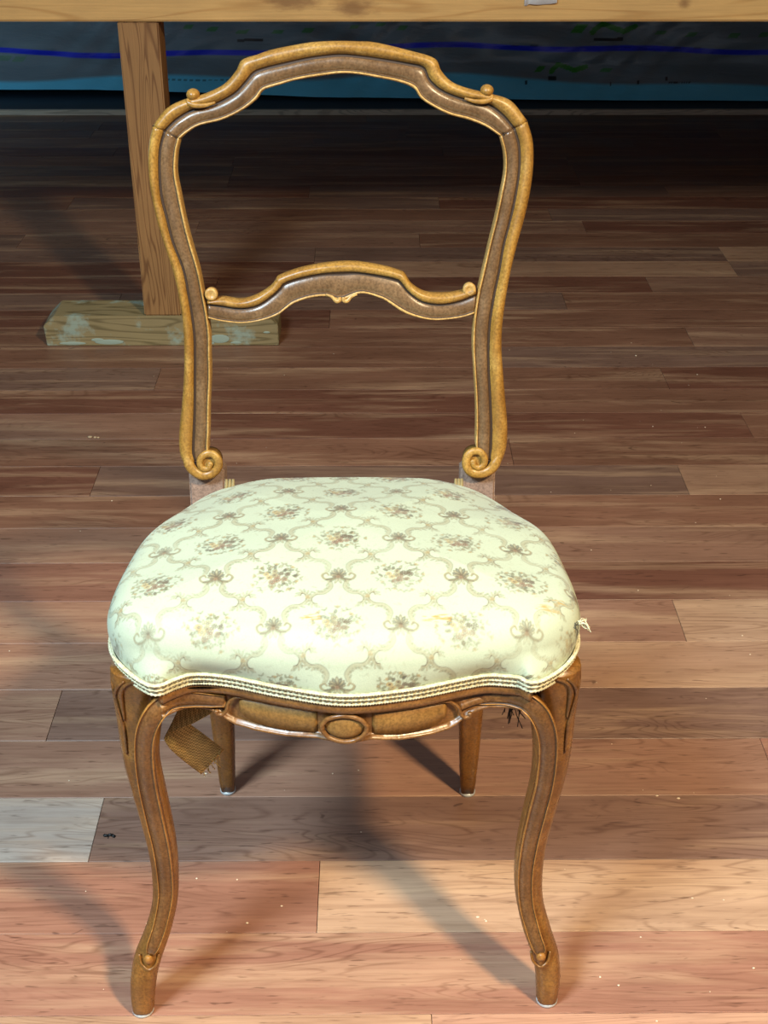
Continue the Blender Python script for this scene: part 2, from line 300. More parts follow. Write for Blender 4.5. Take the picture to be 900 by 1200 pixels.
for k in range(21, -19, -1):
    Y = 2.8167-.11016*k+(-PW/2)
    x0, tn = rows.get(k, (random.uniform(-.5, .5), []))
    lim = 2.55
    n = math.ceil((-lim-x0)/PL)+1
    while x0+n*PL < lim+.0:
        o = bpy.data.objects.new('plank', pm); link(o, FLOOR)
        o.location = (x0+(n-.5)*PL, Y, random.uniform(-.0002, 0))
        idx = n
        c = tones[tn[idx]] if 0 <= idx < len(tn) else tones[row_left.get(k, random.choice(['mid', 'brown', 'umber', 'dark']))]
        f = random.uniform(.93, 1.06); f *= 1.04 if k > 14 else 1.0 if k > 9 else .86 if k > 6 else .78; o.color = (c[0]*f, c[1]*f, c[2]*f, 1); n += 1  # rows behind the chair darkened: light falloff put into the plank colour
# worn threshold strip where the boards end, a low dark platform behind it, the far wall
box('trim_1', (-2.4, 2.4, 4.788, 4.812, -.004, .016), m_pine('worn_threshold', lin(190, 172, 156), lin(226, 208, 190)), None, .003)['kind'] = 'structure'
pf = box('low_platform', (-2.4, 2.4, 4.814, 6.0, -.008, .014), plain('platform_board', lin(70, 70, 76), .6), None, .002)
tag(pf, 'low dark platform on the floor under the plastic-wrapped pack', 'platform')
mesh('wall_back', *boxv(-2.6, 2.6, 6.02, 6.1, -.05, 2.6), M['wall'], None, False)['kind'] = 'structure'

mesh('wall_left', *boxv(-2.68, -2.6, -1.2, 6.1, -.05, 2.6), M['wall'], None, False)['kind'] = 'structure'
mesh('wall_right', *boxv(2.6, 2.68, -1.2, 6.1, -.05, 2.6), M['wall'], None, False)['kind'] = 'structure'
# ================================================================ CHAIR
CH = empty('dining_chair', (-.033, 1.12, 0), 'carved walnut side chair with cabriole legs, open back and faded floral brocade seat', 'chair')
NB = Vector((0, -1, .184)).normalized()
def BP(x, z, h=0): return Vector((x, .142+.184*(z-.44), z))+NB*h
def frame_piece(name, st, profile, smi, parent, mats, sub=6, trim=0, thick=.022):
    """st: (outer, groove, inner) points in the plane of the back"""
    A = catmull([[*o, *g, *i] for o, g, i in st], sub)
    if trim: A = A[trim:-trim] if isinstance(trim, int) else A[trim[0]:len(A)-trim[1]]
    rings = []
    for r in A:
        o, g, i = r[0:2], r[2:4], r[4:6]; ring = []
        for (seg, s, h) in profile:
            if seg == 0: p = o+(g-o)*s
            else: p = g+(i-g)*s
            ring.append(BP(p[0], p[1], h))
        rings.append(ring)
    V, F, mi = loft(rings, strip_mi=smi)
    return mesh(name, V, F, mats, parent, True, mi)
BM_ = [M['roll'], M['groove_dark'], M['channel'], M['bead'], M['rail']]
prof = [(0, .10, -.022), (0, 0, -.019), (0, -.02, -.006), (0, .04, -.0012), (0, .2, .0022), (0, .42, .0036), (0, .64, .0030), (0, .82, .0008), (0, .93, -.0014),
        (1, .03, -.0030), (1, .12, -.0010), (1, .26, .0006), (1, .45, .0012), (1, .62, .0004), (1, .76, -.0016), (1, .82, -.0024), (1, .86, -.0006), (1, .91, .0010), (1, .96, .0006), (1, 1.0, -.0022), (1, 1.0, -.018), (1, .94, -.022)]
smi = [4, 0, 0, 0, 0, 0, 0, 0, 1, 1, 2, 2, 2, 2, 2, 1, 3, 3, 3, 3, 4, 4]
crest = frame_piece('crest_rail', CREST, prof, smi, CH, BM_, trim=(0, 0))
for nm, S in (('L', STILE_L+[((-.1690, .4725), (-.1585, .4765), (-.1455, .4830))]), ('R', STILE_R+[((.1668, .4700), (.1572, .4765), (.1450, .4830))])):
    s = frame_piece('stile', S, prof, smi, CH, BM_, trim=(0, 0))
    # dark hairline of the mitre joint
    o, g, i = S[0]; tb = tube([BP(o[0], o[1], -.0006), BP((o[0]+g[0])/2, (o[1]+g[1])/2, .0034), BP(g[0], g[1], -.0025), BP((g[0]+i[0])/2, (g[1]+i[1])/2, .0010), BP(*i, -.001)], .0005, 6)
    mesh('joint_line', *loft(tb)[:2], M['groove_dark'], s)
    # scroll: disc, spiral roll
    P = SCR_L if nm == 'L' else SCR_R; cx, cz = (-.1438, .4740) if nm == 'L' else (.1418, .4755)
    sg = -1 if nm == 'L' else 1
    Pc = catmull(P, 6); N = len(Pc)
    R = [.0006+.0052*min(1, (k/N)*6) if k < N/6 else .0057-.0030*((k-N/6)/(N*5/6)) for k in range(N)]
    rg = tube([BP(p[0], p[1], .0005+.0022*(k/N)) for k, p in enumerate(Pc)], R, 12, .75, NB)
    a = acc(); V, F, mi = loft(rg); add(a, V, F)
    e = ellipsoid(BP(Pc[-1][0], Pc[-1][1], .0020), (.0034, .0022, .0034)); add(a, *e)
    scr = emit('scroll', a, [M['roll']], s)
    # disc body behind the spiral
    rings = []
    for h, rr in ((-.022, .0128), (-.004, .0134), (-.0012, .0128), (-.0004, .0105), (-.0004, .0001)):
        rings.append([BP(cx+rr*math.cos(2*PI*k/32), cz+rr*math.sin(2*PI*k/32), h) for k in range(32)])
    mesh('scroll_disc', *loft(rings)[:2], M['roll'], s)
    # bare tenon block
    x0, x1 = (-.1665, -.1282) if nm == 'L' else (.1262, .1640)
    V = [BP(x, z, h) for x in (x0, x1) for z in (.36, .467) for h in (-.034, -.0065)]
    F = [(0, 1, 3, 2), (4, 6, 7, 5), (0, 4, 5, 1), (2, 3, 7, 6), (0, 2, 6, 4), (1, 5, 7, 3)]
    bo = mesh('stile_block', V, F, M['block'], CH, False); bevel_mesh(bo.data, .0022, 3)
# scroll knobs on the crest
for sg, (kx, kz) in ((-1, (-.1428, .8452)), (1, (.1445, .8488))):
    a = acc(); V, F = ellipsoid(BP(kx, kz, -.003), (.0066, .0085, .0056)); add(a, V, F)
    # leaf curl running from the knob under the upper roll
    pts = [BP(kx-sg*(-.0045), kz-.004, .0008), BP(kx+sg*.0040, kz-.0078, .0026), BP(kx-sg*.003, kz-.0100, .0034), BP(kx-sg*.012, kz-.0098, .0034), BP(kx-sg*.022, kz-.0072, .0020)]
    tb = tube(catmull(pts, 6), [.0012+.0014*math.sin(PI*min(1, .15+k/24*.85)) for k in range(25)], 8, .6, NB); V, F, mi = loft(tb); add(a, V, F)
    emit('scroll_knob', a, [M['roll']], crest)
# middle rail
pm2 = [(0, .1, -.016), (0, 0, -.013), (0, -.02, -.004), (0, .1, .0002), (0, .35, .0026), (0, .65, .0024), (0, .88, .0002), (1, .02, -.0026), (1, .10, -.0012), (1, .3, .0002), (1, .55, .0004), (1, .75, -.0008), (1, .85, -.0022), (1, .89, -.0006), (1, .94, .0010), (1, 1.0, -.0012), (1, 1.0, -.012), (1, .94, -.016)]
smi2 = [4, 0, 0, 0, 0, 0, 1, 1, 2, 2, 2, 2, 1, 3, 3, 3, 4, 4]
MIDx = [[(p[0], p[1]) for p in s] for s in MID]
mid = frame_piece('middle_rail', MIDx, pm2, smi2, CH, BM_)
for (kx, kz) in ((-.1332, .6530), (.1312, .6575)):
    a = acc(); rings = []
    for h, rr in ((-.010, .0062), (-.001, .0068), (.0022, .0062), (.0028, .0040), (.0016, .0030), (.0016, .0001)):
        rings.append([BP(kx+rr*math.cos(2*PI*k/24), kz+rr*math.sin(2*PI*k/24), h) for k in range(24)])
    mesh('scroll_knob', *loft(rings)[:2], M['bead'], mid)
a = acc()
for sg in (-1, 1):
    pts = [BP(.0003+sg*.016, .6528, .001), BP(.0003+sg*.010, .6505, .0015), BP(.0003+sg*.0055, .6462, .002), BP(.0003+sg*.0022, .6472, .002), BP(.0003+sg*.0026, .6500, .002)]
    V, F, mi = loft(tube(catmull(pts, 6), [.0010+.0012*min(1, k/12) for k in range(25)], 8, .8, NB)); add(a, V, F)
emit('carved_curl', a, [M['bead']], mid)

# ---- legs
def legring(c, hw, hd, tw, front):
    """front legs: rounded body flaring towards the back; the moulded band of the apron runs down its face"""
    prof = [(0, .70), (.01, .50), (.06, .30), (.15, .16), (.28, .08), (.5, .05), (.72, .08), (.86, .16), (.95, .30), (.99, .50), (1, .68), (.96, .86), (.84, .98), (.5, 1.0), (.16, .98), (.04, .88)]
    ring = []
    for (fx, fy) in prof:
        x = (fx*2-1)*hw*(-front); y = (fy*2-1)*hd
        a = tw*front; xr = x*math.cos(a)-y*math.sin(a); yr = x*math.sin(a)+y*math.cos(a)
        ring.append(Vector((c[0]+xr, c[1]+yr, c[2])))
    return ring
BAND_L = [(-.1000, -.1735, .4055), (-.1150, -.1725, .4070), (-.1290, -.1740, .4092), (-.1433, -.1775, .4108), (-.1530, -.1830, .4095), (-.1625, -.1860, .3992), (-.1712, -.1830, .3776), (-.1762, -.1770, .3481), (-.1782, -.1690, .3056), (-.1765, -.1620, .2571), (-.1740, -.1570, .2083), (-.1742, -.1560, .1617), (-.1765, -.1590, .1414), (-.1822, -.1660, .1182), (-.1892, -.1735, .0992), (-.1930, -.1755, .088)]
BAND_R = [(.1200, -.1725, .4065), (.1340, -.1725, .4085), (.1473, -.1735, .4100), (.1591, -.1775, .4106), (.1691, -.1830, .4090), (.1791, -.1860, .3985), (.1871, -.1820, .3749), (.1909, -.1750, .3444), (.1912, -.1670, .3018), (.1874, -.1600, .2584), (.1836, -.1540, .2144), (.1822, -.1500, .1707), (.185, -.1520, .1316), (.1933, -.1635, .1012), (.1986, -.1690, .0871), (.2000, -.1710, .080)]
BW = [.0060, .0072, .0082, .0090, .0094, .0096, .0092, .0088, .0088, .0088, .0084, .0078, .0074, .0070, .0066, .0040]
def band_mesh(name, P, parent):
    C = catmull([(*p, w_) for p, w_ in zip(P, BW)], 7); rings = []
    bp = [(-1.0, -.0060), (-1.0, -.0004), (-.97, .0010), (-.90, .0018), (-.83, .0010), (-.78, -.0004), (-.66, .0002), (-.35, .0016), (0, .0021), (.35, .0016), (.66, .0002), (.78, -.0004), (.83, .0010), (.90, .0018), (.97, .0010), (1.0, -.0004), (1.0, -.0060)]
    n = len(C)
    for k in range(n):
        t = Vector(C[min(k+1, n-1)][:3])-Vector(C[max(k-1, 0)][:3]); t.normalize()
        N_ = Vector((0, -1, .12)); N_ = (N_-t*N_.dot(t)).normalized(); W_ = t.cross(N_).normalized()
        f = min(1, k/6+.15)*min(1, (n-1-k)/7+.05)
        rings.append([Vector(C[k][:3])+W_*C[k][3]*a_+N_*(h_*f-.0012*(1-f)) for a_, h_ in bp])
    sm = [0, 1, 1, 1, 2, 3, 3, 3, 3, 3, 3, 2, 1, 1, 1, 0, 0]
    V, F, mi = loft(rings, strip_mi=sm); return mesh(name, V, F, [M['leg'], M['ridge'], M['groove_dark'], M['legch']], parent, True, mi)
LEG_L = [(-.1765, -.1580, .4335, .0262, .0215, .30), (-.1775, -.1570, .421, .0262, .0220, .28), (-.180, -.1525, .400, .0242, .0215, .22), (-.1825, -.149, .372, .0212, .0200, .12), (-.1850, -.1475, .345, .0186, .0185, .05), (-.186, -.1465, .318, .0168, .0172, 0), (-.184, -.1440, .285, .0160, .0165, 0), (-.180, -.1420, .244, .0152, .0160, -.02),
         (-.177, -.140, .202, .0142, .0150, -.02), (-.1768, -.140, .162, .0133, .0145, -.02), (-.1800, -.143, .126, .0128, .0142, 0), (-.1880, -.151, .096, .0134, .0145, 0), (-.1985, -.161, .070, .0142, .0145, 0), (-.2045, -.166, .046, .0136, .0138, 0), (-.2075, -.168, .022, .0125, .0130, 0), (-.2085, -.169, .004, .0115, .0120, 0)]
LEG_R = [(.1925, -.1570, .4335, .0255, .0215, .30), (.1935, -.1560, .421, .0255, .0220, .28), (.1950, -.1520, .400, .0236, .0215, .22), (.1965, -.149, .372, .0212, .0200, .12), (.1985, -.1475, .345, .0190, .0185, .05), (.1990, -.1460, .315, .0174, .0172, 0), (.1970, -.1430, .282, .0160, .0165, 0), (.192, -.1400, .240, .0155, .0160, -.02),
         (.188, -.136, .197, .0148, .0148, -.02), (.1872, -.136, .157, .0143, .0143, -.02), (.1905, -.139, .121, .0138, .0140, 0), (.1985, -.147, .090, .0142, .0142, 0), (.2075, -.155, .064, .0138, .0140, 0), (.2115, -.158, .040, .0130, .0136, 0), (.2125, -.159, .018, .0120, .0130, 0), (.2125, -.159, .004, .0112, .0120, 0)]
for front, S in ((-1, LEG_L), (1, LEG_R)):
    A = catmull(S, 7)
    rings = [legring(r[:3], r[3], r[4], r[5], front) for r in A]
    lg = mesh('leg', *loft(rings)[:2], M['leg'], CH)
    band_mesh('moulded_band', BAND_L if front < 0 else BAND_R, lg)
    # knee: carved leaf folds and the moulding that runs on from the apron
    t = S
    def on(k, fx, off=0.0):      # point on the front surface of the ring at index k (subdivided), at fraction fx
        r = A[k]; x = (fx*2-1)*r[3]*(-front); fy = .03+.55*abs(2*fx-1)**4; y = (fy*2-1)*r[4]-off; a_ = r[5]*front
        return Vector((r[0]+x*math.cos(a_)-y*math.sin(a_), r[1]+x*math.sin(a_)+y*math.cos(a_), r[2]))
    a = acc()
    lines = [([(1, .10), (8, .15), (15, .22), (22, .27), (30, .26)], .0019), ([(2, .42), (7, .28), (12, .20), (18, .19)], .0017), ([(1, .62), (4, .46), (8, .36), (13, .34), (19, .32)], .0019)]
    for pts, rr in lines:
        q = catmull([on(k, fx, -.0004) for k, fx in pts], 7); n = len(q)
        V, F, mi = loft(tube(q, [rr*(.25+.75*math.sin(PI*min(.999, .12+.80*k/n))) for k in range(n)], 8)); add(a, V, F)
    emit('carved_fold', a, [M['legch']], lg)
    # ankle button and cuff
    an = (-.1955, -.1745, .0795) if front < 0 else (.2008, -.1705, .0760)
    a = acc(); V, F = ellipsoid((an[0], an[1]+.0015, an[2]), (.0050, .0046, .0076), rot=Matrix.Rotation(.5, 3, 'X')); add(a, V, F)
    emit('ankle_button', a, [M['ridge']], lg)
    a = acc()
    pts = [(an[0]-.0098, an[1]+.005, an[2]+.004), (an[0]-.0075, an[1]+.0012, an[2]-.006), (an[0], an[1]-.0020, an[2]-.0110), (an[0]+.0075, an[1]+.0012, an[2]-.006), (an[0]+.0098, an[1]+.005, an[2]+.004)]
    q = catmull(pts, 6); V, F, mi = loft(tube(q, .0014, 8)); add(a, V, F)
    emit('carved_cuff', a, [M['leg']], lg)
    b = S[-1]; rings = [[(b[0]+r*math.cos(2*PI*k/24), b[1]+r*math.sin(2*PI*k/24), z) for k in range(24)] for z, r in ((.0046, .0100), (.0038, .0112), (.0006, .0112), (0, .0105))]
    mesh('glide', *loft(rings)[:2], M['glide'], lg)
# back legs: chamfered, tapering, splayed backwards
for fx, fy, tx, ty in ((-.1515, .166, -.1465, .126), (.1490, .161, .1460, .126)):
    rings = []
    for z, w_ in ((.0045, .0085), (.02, .0098), (.07, .0122), (.13, .0142), (.24, .0160), (.36, .0178), (.40, .0178)):
        t = (z/.40)**1.25; cx = fx+(tx-fx)*t; cy = fy+(ty-fy)*t
        rings.append([Vector((cx+w_*math.copysign(abs(math.cos(th))**.6, math.cos(th)), cy+w_*math.copysign(abs(math.sin(th))**.6, math.sin(th)), z)) for th in [2*PI*(k+.5)/20 for k in range(20)]])
    lg = mesh('leg', *loft(rings)[:2], M['leg'], CH)
    rings = [[(fx+r*math.cos(2*PI*k/20), fy+r*math.sin(2*PI*k/20), z) for k in range(20)] for z, r in ((.0050, .0080), (.0042, .0098), (.0006, .0098), (0, .0088))]
    mesh('glide', *loft(rings)[:2], M['glide'], lg)

# ---- seat outline (plan, at the braid)
FR = catmull([(-.199, -.156), (-.184, -.169), (-.167, -.184), (-.155, -.190), (-.141, -.180), (-.124, -.173), (-.093, -.177), (-.047, -.192), (.007, -.204), (.063, -.196), (.108, -.182), (.130, -.176), (.146, -.177), (.161, -.180), (.171, -.187), (.191, -.174), (.213, -.152)], 8)
LE = catmull([(-.199, -.156), (-.2015, -.12), (-.199, -.07), (-.192, -.01), (-.178, .045), (-.160, .092), (-.150, .112)], 8)
RI = catmull([(.213, -.152), (.2135, -.12), (.211, -.07), (.202, -.0), (.187, .045), (.170, .085), (.154, .112)], 8)
BK = catmull([(-.150, .112), (-.122, .131), (-.06, .138), (0, .140), (.06, .138), (.122, .131), (.154, .112)], 8)
FR, LE, RI, BK = [resample(c, 201) for c in (FR, LE, RI, BK)]
def samp(C, t):
    t = np.asarray(t)*200; i = np.clip(np.floor(t).astype(int), 0, 199); f = (t-i)[..., None]; return C[i]*(1-f)+C[i+1]*f
FS = FR.copy()
for _ in range(900): FS[1:-1] = .5*FS[1:-1]+.25*(FS[2:]+FS[:-2])
def coons(a, b, FR=FR):
    """a, b in about [-1, 1] (arrays) -> plan points"""
    u = (a+1)/2; v = (b+1)/2; U = u[..., None]; Vv = v[..., None]
    return (1-Vv)*samp(FR, u)+Vv*samp(BK, u)+(1-U)*samp(LE, v)+U*samp(RI, v)-((1-U)*(1-Vv)*FR[0]+U*(1-Vv)*FR[-1]+(1-U)*Vv*BK[0]+U*Vv*BK[-1])
PE = 12.0
def edge_dir(a, b):
    M_ = np.maximum(np.maximum(abs(a), abs(b)), 1e-9); d = np.stack([a/M_, b/M_], -1)
    nr = (abs(d[..., 0])**PE+abs(d[..., 1])**PE)**(1/PE); return M_, d/nr[..., None]

# ---- printed brocade: drawn flat on a cloth raster (numpy), then carried by the cushion mesh as a colour attribute
RES = .0004; X0, Y0 = -.30, -.30; WX, WY = 1500, 1300
ground = np.array(lin(181, 189, 164)[:3]); img = np.ones((WY, WX, 3))*ground
rng = np.random.default_rng(7)
yy, xx = np.mgrid[0:WY, 0:WX]
def smooth_noise(n, seed):
    r = np.random.default_rng(seed).random((n, n)); gy = yy/WY*(n-1.001); gx = xx/WX*(n-1.001); i = gy.astype(int); j = gx.astype(int); fy = gy-i; fx = gx-j
    fy = fy*fy*(3-2*fy); fx = fx*fx*(3-2*fx)
    return r[i, j]*(1-fy)*(1-fx)+r[i+1, j]*fy*(1-fx)+r[i, j+1]*(1-fy)*fx+r[i+1, j+1]*fy*fx
blotch = smooth_noise(14, 1)*.6+smooth_noise(40, 2)*.4
img *= (1-.12*np.clip(blotch-.45, 0, 1))[..., None]
fade = np.clip(.55+1.0*smooth_noise(22, 3), .45, 1.1)
fade *= np.where(yy*RES+Y0 < -.206, 1.55, 1.0); fade = np.clip(fade*1.4, .4, 1.9)
# paler worn band over the front edge
fade *= 1-.50*np.exp(-((yy*RES+Y0+.185)/.020)**2)
def stamp(cx, cy, rx, ry, ang, col, al, hollow=0.0):
    R_ = max(rx, ry)*1.25; x0 = int((cx-R_-X0)/RES); x1 = int((cx+R_-X0)/RES)+2; y0 = int((cy-R_-Y0)/RES); y1 = int((cy+R_-Y0)/RES)+2
    if x0 < 0 or y0 < 0 or x1 > WX or y1 > WY: return
    X = xx[y0:y1, x0:x1]*RES+X0-cx; Y = yy[y0:y1, x0:x1]*RES+Y0-cy; c, s = math.cos(ang), math.sin(ang)
    u = (X*c+Y*s)/rx; v = (-X*s+Y*c)/ry; d = np.sqrt(u*u+v*v); k = RES/min(rx, ry)*1.2
    m = np.clip((1-d)/k+.5, 0, 1)
    if hollow: m *= 1-np.clip((hollow-d)/k+.5, 0, 1)
    m = (m*al*fade[y0:y1, x0:x1])[..., None]; m = np.clip(m, 0, 1)
    img[y0:y1, x0:x1] = img[y0:y1, x0:x1]*(1-m)+np.array(col[:3])*m
TAUPE, BRN, GRY, TANC, PNK, SAGE = lin(150, 140, 108), lin(98, 82, 66), lin(86, 86, 74), lin(172, 150, 104), lin(136, 108, 86), lin(118, 120, 90)
def leaf(x, y, a, L, Wd, col, al):
    stamp(x+math.cos(a)*L/2, y+math.sin(a)*L/2, L/2, Wd/2, a, col, al*.75)
    stamp(x+math.cos(a)*L/2, y+math.sin(a)*L/2, L/2, Wd/6, a, BRN, al*.7)
def curve(P, w0, w1, col, al, edge=None):
    P = catmull(P, 10); n = len(P)
    for k in range(n):
        w_ = w0+(w1-w0)*k/n; 
        if edge: stamp(P[k][0]+.0005, P[k][1]-.0006, w_*1.18, w_*1.18, 0, edge, al*.16)
    for k in range(n):
        w_ = w0+(w1-w0)*k/n; stamp(P[k][0], P[k][1], w_, w_, 0, col, al*.30)
def blossom(x, y, r, col):
    for k in range(6):
        a = k*PI/3+rng.random()*.4; stamp(x+math.cos(a)*r*.6, y+math.sin(a)*r*.6, r*.5, r*.34, a, col, .72, .35)
    stamp(x, y, r*.32, r*.32, 0, BRN, .75)
def ringlet(x, y, r, col, al):
    for k in range(10): a = k*PI/5; stamp(x+math.cos(a)*r, y+math.sin(a)*r, .00042, .00042, 0, col, al)
def rose(x, y, r, col, al=.6):
    stamp(x, y, r, r*.9, 0, col, al*.45); n_ = 5+rng.integers(2); o_ = rng.random()*6
    for k in range(n_):
        a = o_+k*2*PI/n_; stamp(x+math.cos(a)*r*.72, y+math.sin(a)*r*.72, r*.50, r*.36, a+PI/2, col, al, .55)
    stamp(x, y, r*.42, r*.36, .5, BRN, al*.9, .45)
def outlined(x, y, a, L, Wd, col, al):
    stamp(x+math.cos(a)*L/2, y+math.sin(a)*L/2, L/2, Wd/2, a, BRN, al*.55, .62); stamp(x+math.cos(a)*L/2, y+math.sin(a)*L/2, L/2*.8, Wd/2*.75, a, col, al*.5)
def bouquet(x, y, dark=1.0):
    for k in range(26):      # outer sprays
        a = 2*PI*(k+rng.random()*.8)/26; r = .0135+.0085*rng.random(); x1, y1 = x+math.cos(a)*r*1.15, y+math.sin(a)*r*.95
        curve([(x+math.cos(a)*r*.45, y+math.sin(a)*r*.4), (x+math.cos(a+.18)*r*.8, y+math.sin(a+.18)*r*.7), (x1, y1)], .00038, .0003, GRY, .62*dark)
        for s_ in (-1, 1): outlined(x1-math.cos(a)*.002, y1-math.sin(a)*.002, a+s_*.75, .0040, .0018, [SAGE, TAUPE][k % 2], .72*dark)
        if k % 3 == 0: rose(x1, y1, .0013, TANC, .6*dark)
    for k in range(34):
        a = rng.random()*2*PI; r = .014*math.sqrt(rng.random()); outlined(x+math.cos(a)*r*1.1, y+math.sin(a)*r*.9, a+rng.normal()*.8, .0052, .0028, [SAGE, TAUPE, GRY][k % 3], .75*dark)
    for k in range(10):
        a = k*2.4; r = .0030*math.sqrt(k)*1.05; rose(x+math.cos(a)*r*1.1, y+math.sin(a)*r*.9, .0024+.0010*rng.random(), [PNK, TAUPE, PNK, BRN, TANC][k % 5], .66*dark)
def palmette(x, y):
    for k in range(9):
        a = PI/2+(k-4)*.36; outlined(x, y+.001, a, (.0120-.0011*abs(k-4)), .0036, GRY if k % 2 else TAUPE, .85)
    for sgn in (-1, 1):
        curve([(x, y), (x+sgn*.006, y-.004), (x+sgn*.0125, y-.003), (x+sgn*.0145, y+.002), (x+sgn*.011, y+.005), (x+sgn*.009, y+.002)], .0013, .0007, TAUPE, .9, BRN)
        for q in range(3): outlined(x+sgn*.002*q, y-.002, -PI/2+sgn*(.35+.4*q), .0085, .0028, [TAUPE, SAGE, GRY][q], .7)
    for q in range(3): rose(x+(q-1)*.0034, y-.0005, .0018, [BRN, PNK, BRN][q], .6)
def acanthus(P, w0, w1, fl):
    """broad pale scrolling leaf: soft body, dark edge line on one side, leaflets on the other, curled tip"""
    C = catmull(P, 12); n_ = len(C)
    for k in range(n_):
        w_ = w0+(w1-w0)*k/n_; stamp(C[k][0], C[k][1], w_, w_, 0, TAUPE, .10)
    for k in range(1, n_-1):
        t = C[k+1]-C[k-1]; t = t/np.linalg.norm(t); nn_ = np.array([-t[1], t[0]])*fl; w_ = w0+(w1-w0)*k/n_
        e_ = C[k]+nn_*w_; stamp(e_[0], e_[1], .0005, .0005, 0, BRN, .30)
        if k % 5 == 0:
            e_ = C[k]-nn_*w_*.6; outlined(e_[0], e_[1], math.atan2(t[1], t[0])-fl*.7, .0046, .0020, [TAUPE, SAGE][(k//5) % 2], .55)
A_, B_ = .0545, .060
for i in range(-6, 7):
    for j in range(-7, 6):
        x = i*A_+.001; y = .003-B_*j
        if (i+j) % 2: bouquet(x, y)
        else:
            palmette(x, y)
            for sx in (-1, 1):
                e = lambda u, v: (x+sx*u*A_, y+v*B_)
                acanthus([e(.20, .10), e(.16, .26), e(.26, .38), e(.42, .40), e(.52, .50), e(.50, .62), e(.42, .66), e(.38, .59)], .0022, .0010, sx)
                acanthus([e(.84, .92), e(.88, .76), e(.78, .64), e(.64, .62), e(.56, .52), e(.60, .42), e(.68, .40)], .0022, .0010, sx)
                rose(*e(.52, .56), .0020, TANC, .5)
for q in range(1800):
    outlined(-.24+.48*rng.random(), -.27+.46*rng.random(), rng.random()*6.28, .003+.003*rng.random(), .0016, [TAUPE, TANC, SAGE][rng.integers(3)], .17)
# worn spots where the ground threads show
for (sx_, sy_, n_) in ((-.021, -.168, 16), (.088, -.166, 26), (.185, -.150, 20), (.196, -.138, 10)):
    for q in range(n_): stamp(sx_+rng.normal()*.006, sy_+rng.normal()*.0022, .004*rng.random()+.001, .0007, rng.normal()*.1, lin(176, 142, 76), .45)
img = np.clip(img, 0, 1)
def cloth_colour(fx, fy):
    gx = np.clip((fx-X0)/RES, 0, WX-1.01); gy = np.clip((fy-Y0)/RES, 0, WY-1.01); i = gy.astype(int); j = gx.astype(int); a = (gy-i)[:, None]; b = (gx-j)[:, None]
    return img[i, j]*(1-a)*(1-b)+img[i+1, j]*a*(1-b)+img[i, j+1]*(1-a)*b+img[i+1, j+1]*a*b
def grid_mesh(name, P, colour, mat, parent):
    ny, nx = P.shape[:2]; me = bpy.data.meshes.new(name)
    idx = np.arange(ny*nx).reshape(ny, nx); q = np.stack([idx[:-1, :-1], idx[:-1, 1:], idx[1:, 1:], idx[1:, :-1]], -1).reshape(-1, 4)
    me.vertices.add(ny*nx); me.vertices.foreach_set('co', P.reshape(-1).astype(np.float32))
    me.loops.add(q.size); me.loops.foreach_set('vertex_index', q.reshape(-1).astype(np.int32))
    me.polygons.add(len(q)); me.polygons.foreach_set('loop_start', np.arange(0, q.size, 4, dtype=np.int32)); me.polygons.foreach_set('loop_total', np.full(len(q), 4, np.int32))
    me.update(); me.validate()
    at = me.color_attributes.new('print', 'FLOAT_COLOR', 'POINT'); at.data.foreach_set('color', np.c_[colour, np.ones(len(colour))].reshape(-1).astype(np.float32))
    me.polygons.foreach_set('use_smooth', [True]*len(q)); me.materials.append(mat)
    return link(bpy.data.objects.new(name, me), parent)
NX, NY = 780, 640
a_, b_ = np.meshgrid(np.linspace(-1, 1, NX), np.linspace(-1, 1, NY))
MW = .74
Mx, dd = edge_dir(a_, b_)
pe = np.array([(0, .433), (-.0045, .443), (-.0065, .456), (-.0045, .468), (.002, .479), (.012, .4865), (.026, .4905)])
pc = catmull(pe, 12); arc = np.r_[0, np.cumsum(np.linalg.norm(np.diff(pc, axis=0), axis=1))]; AT = arc[-1]
tau = np.clip((1-Mx)/(1-MW), 0, 1)*AT
einset = np.interp(tau, arc, pc[:, 0]); zz = np.interp(tau, arc, pc[:, 1])
HWD = .190
rho_w = 1-einset/HWD; rho_in = (1-.026/HWD)*np.clip(Mx/MW, 0, 1); rho = np.where(Mx > MW, rho_w, rho_in)
blend = np.clip((Mx/MW), 0, 1)**3; dsq = np.stack([a_/np.maximum(Mx, 1e-9), b_/np.maximum(Mx, 1e-9)], -1)
# towards the middle the mapping relaxes from the rounded outline to the plain grid
ddm = dd*blend[..., None]+dsq*(1-blend[..., None])
Q = ddm*rho[..., None]
plan = coons(Q[..., 0], Q[..., 1]); plan_s = coons(Q[..., 0], Q[..., 1], FS); gs = np.clip((zz-.433)/.030, 0, 1)[..., None]; gs = gs*gs*(3-2*gs); plan = plan*(1-gs)+plan_s*gs
dome = .0175*(1-np.clip(Mx/MW, 0, 1)**2)+.0035*np.clip(1-Mx/MW, 0, 1)
z0 = zz+np.where(Mx < MW, dome, 0)
hf = np.interp(plan[..., 1], [-.20, -.10, .0, .12, .14], [1.02, .98, .88, .66, .62])
cf = np.clip((abs(plan[..., 0]-.005)-.07)/.10, 0, 1)*np.clip((plan[..., 1]+.02)/.15, 0, 1); cf = cf*cf*(3-2*cf)
Z = .433+(z0-.433)*hf*(1-.42*cf)
nx_ = np.sign(dd[..., 0])*abs(dd[..., 0])**(PE-1); ny_ = np.sign(dd[..., 1])*abs(dd[..., 1])**(PE-1); nn = np.sqrt(nx_**2+ny_**2)+1e-9
drop = (AT-tau)*(Mx > MW)-np.maximum(0, .026-einset)*(Mx > MW)
FX = plan[..., 0]+nx_/nn*drop; FY = plan[..., 1]+ny_/nn*drop
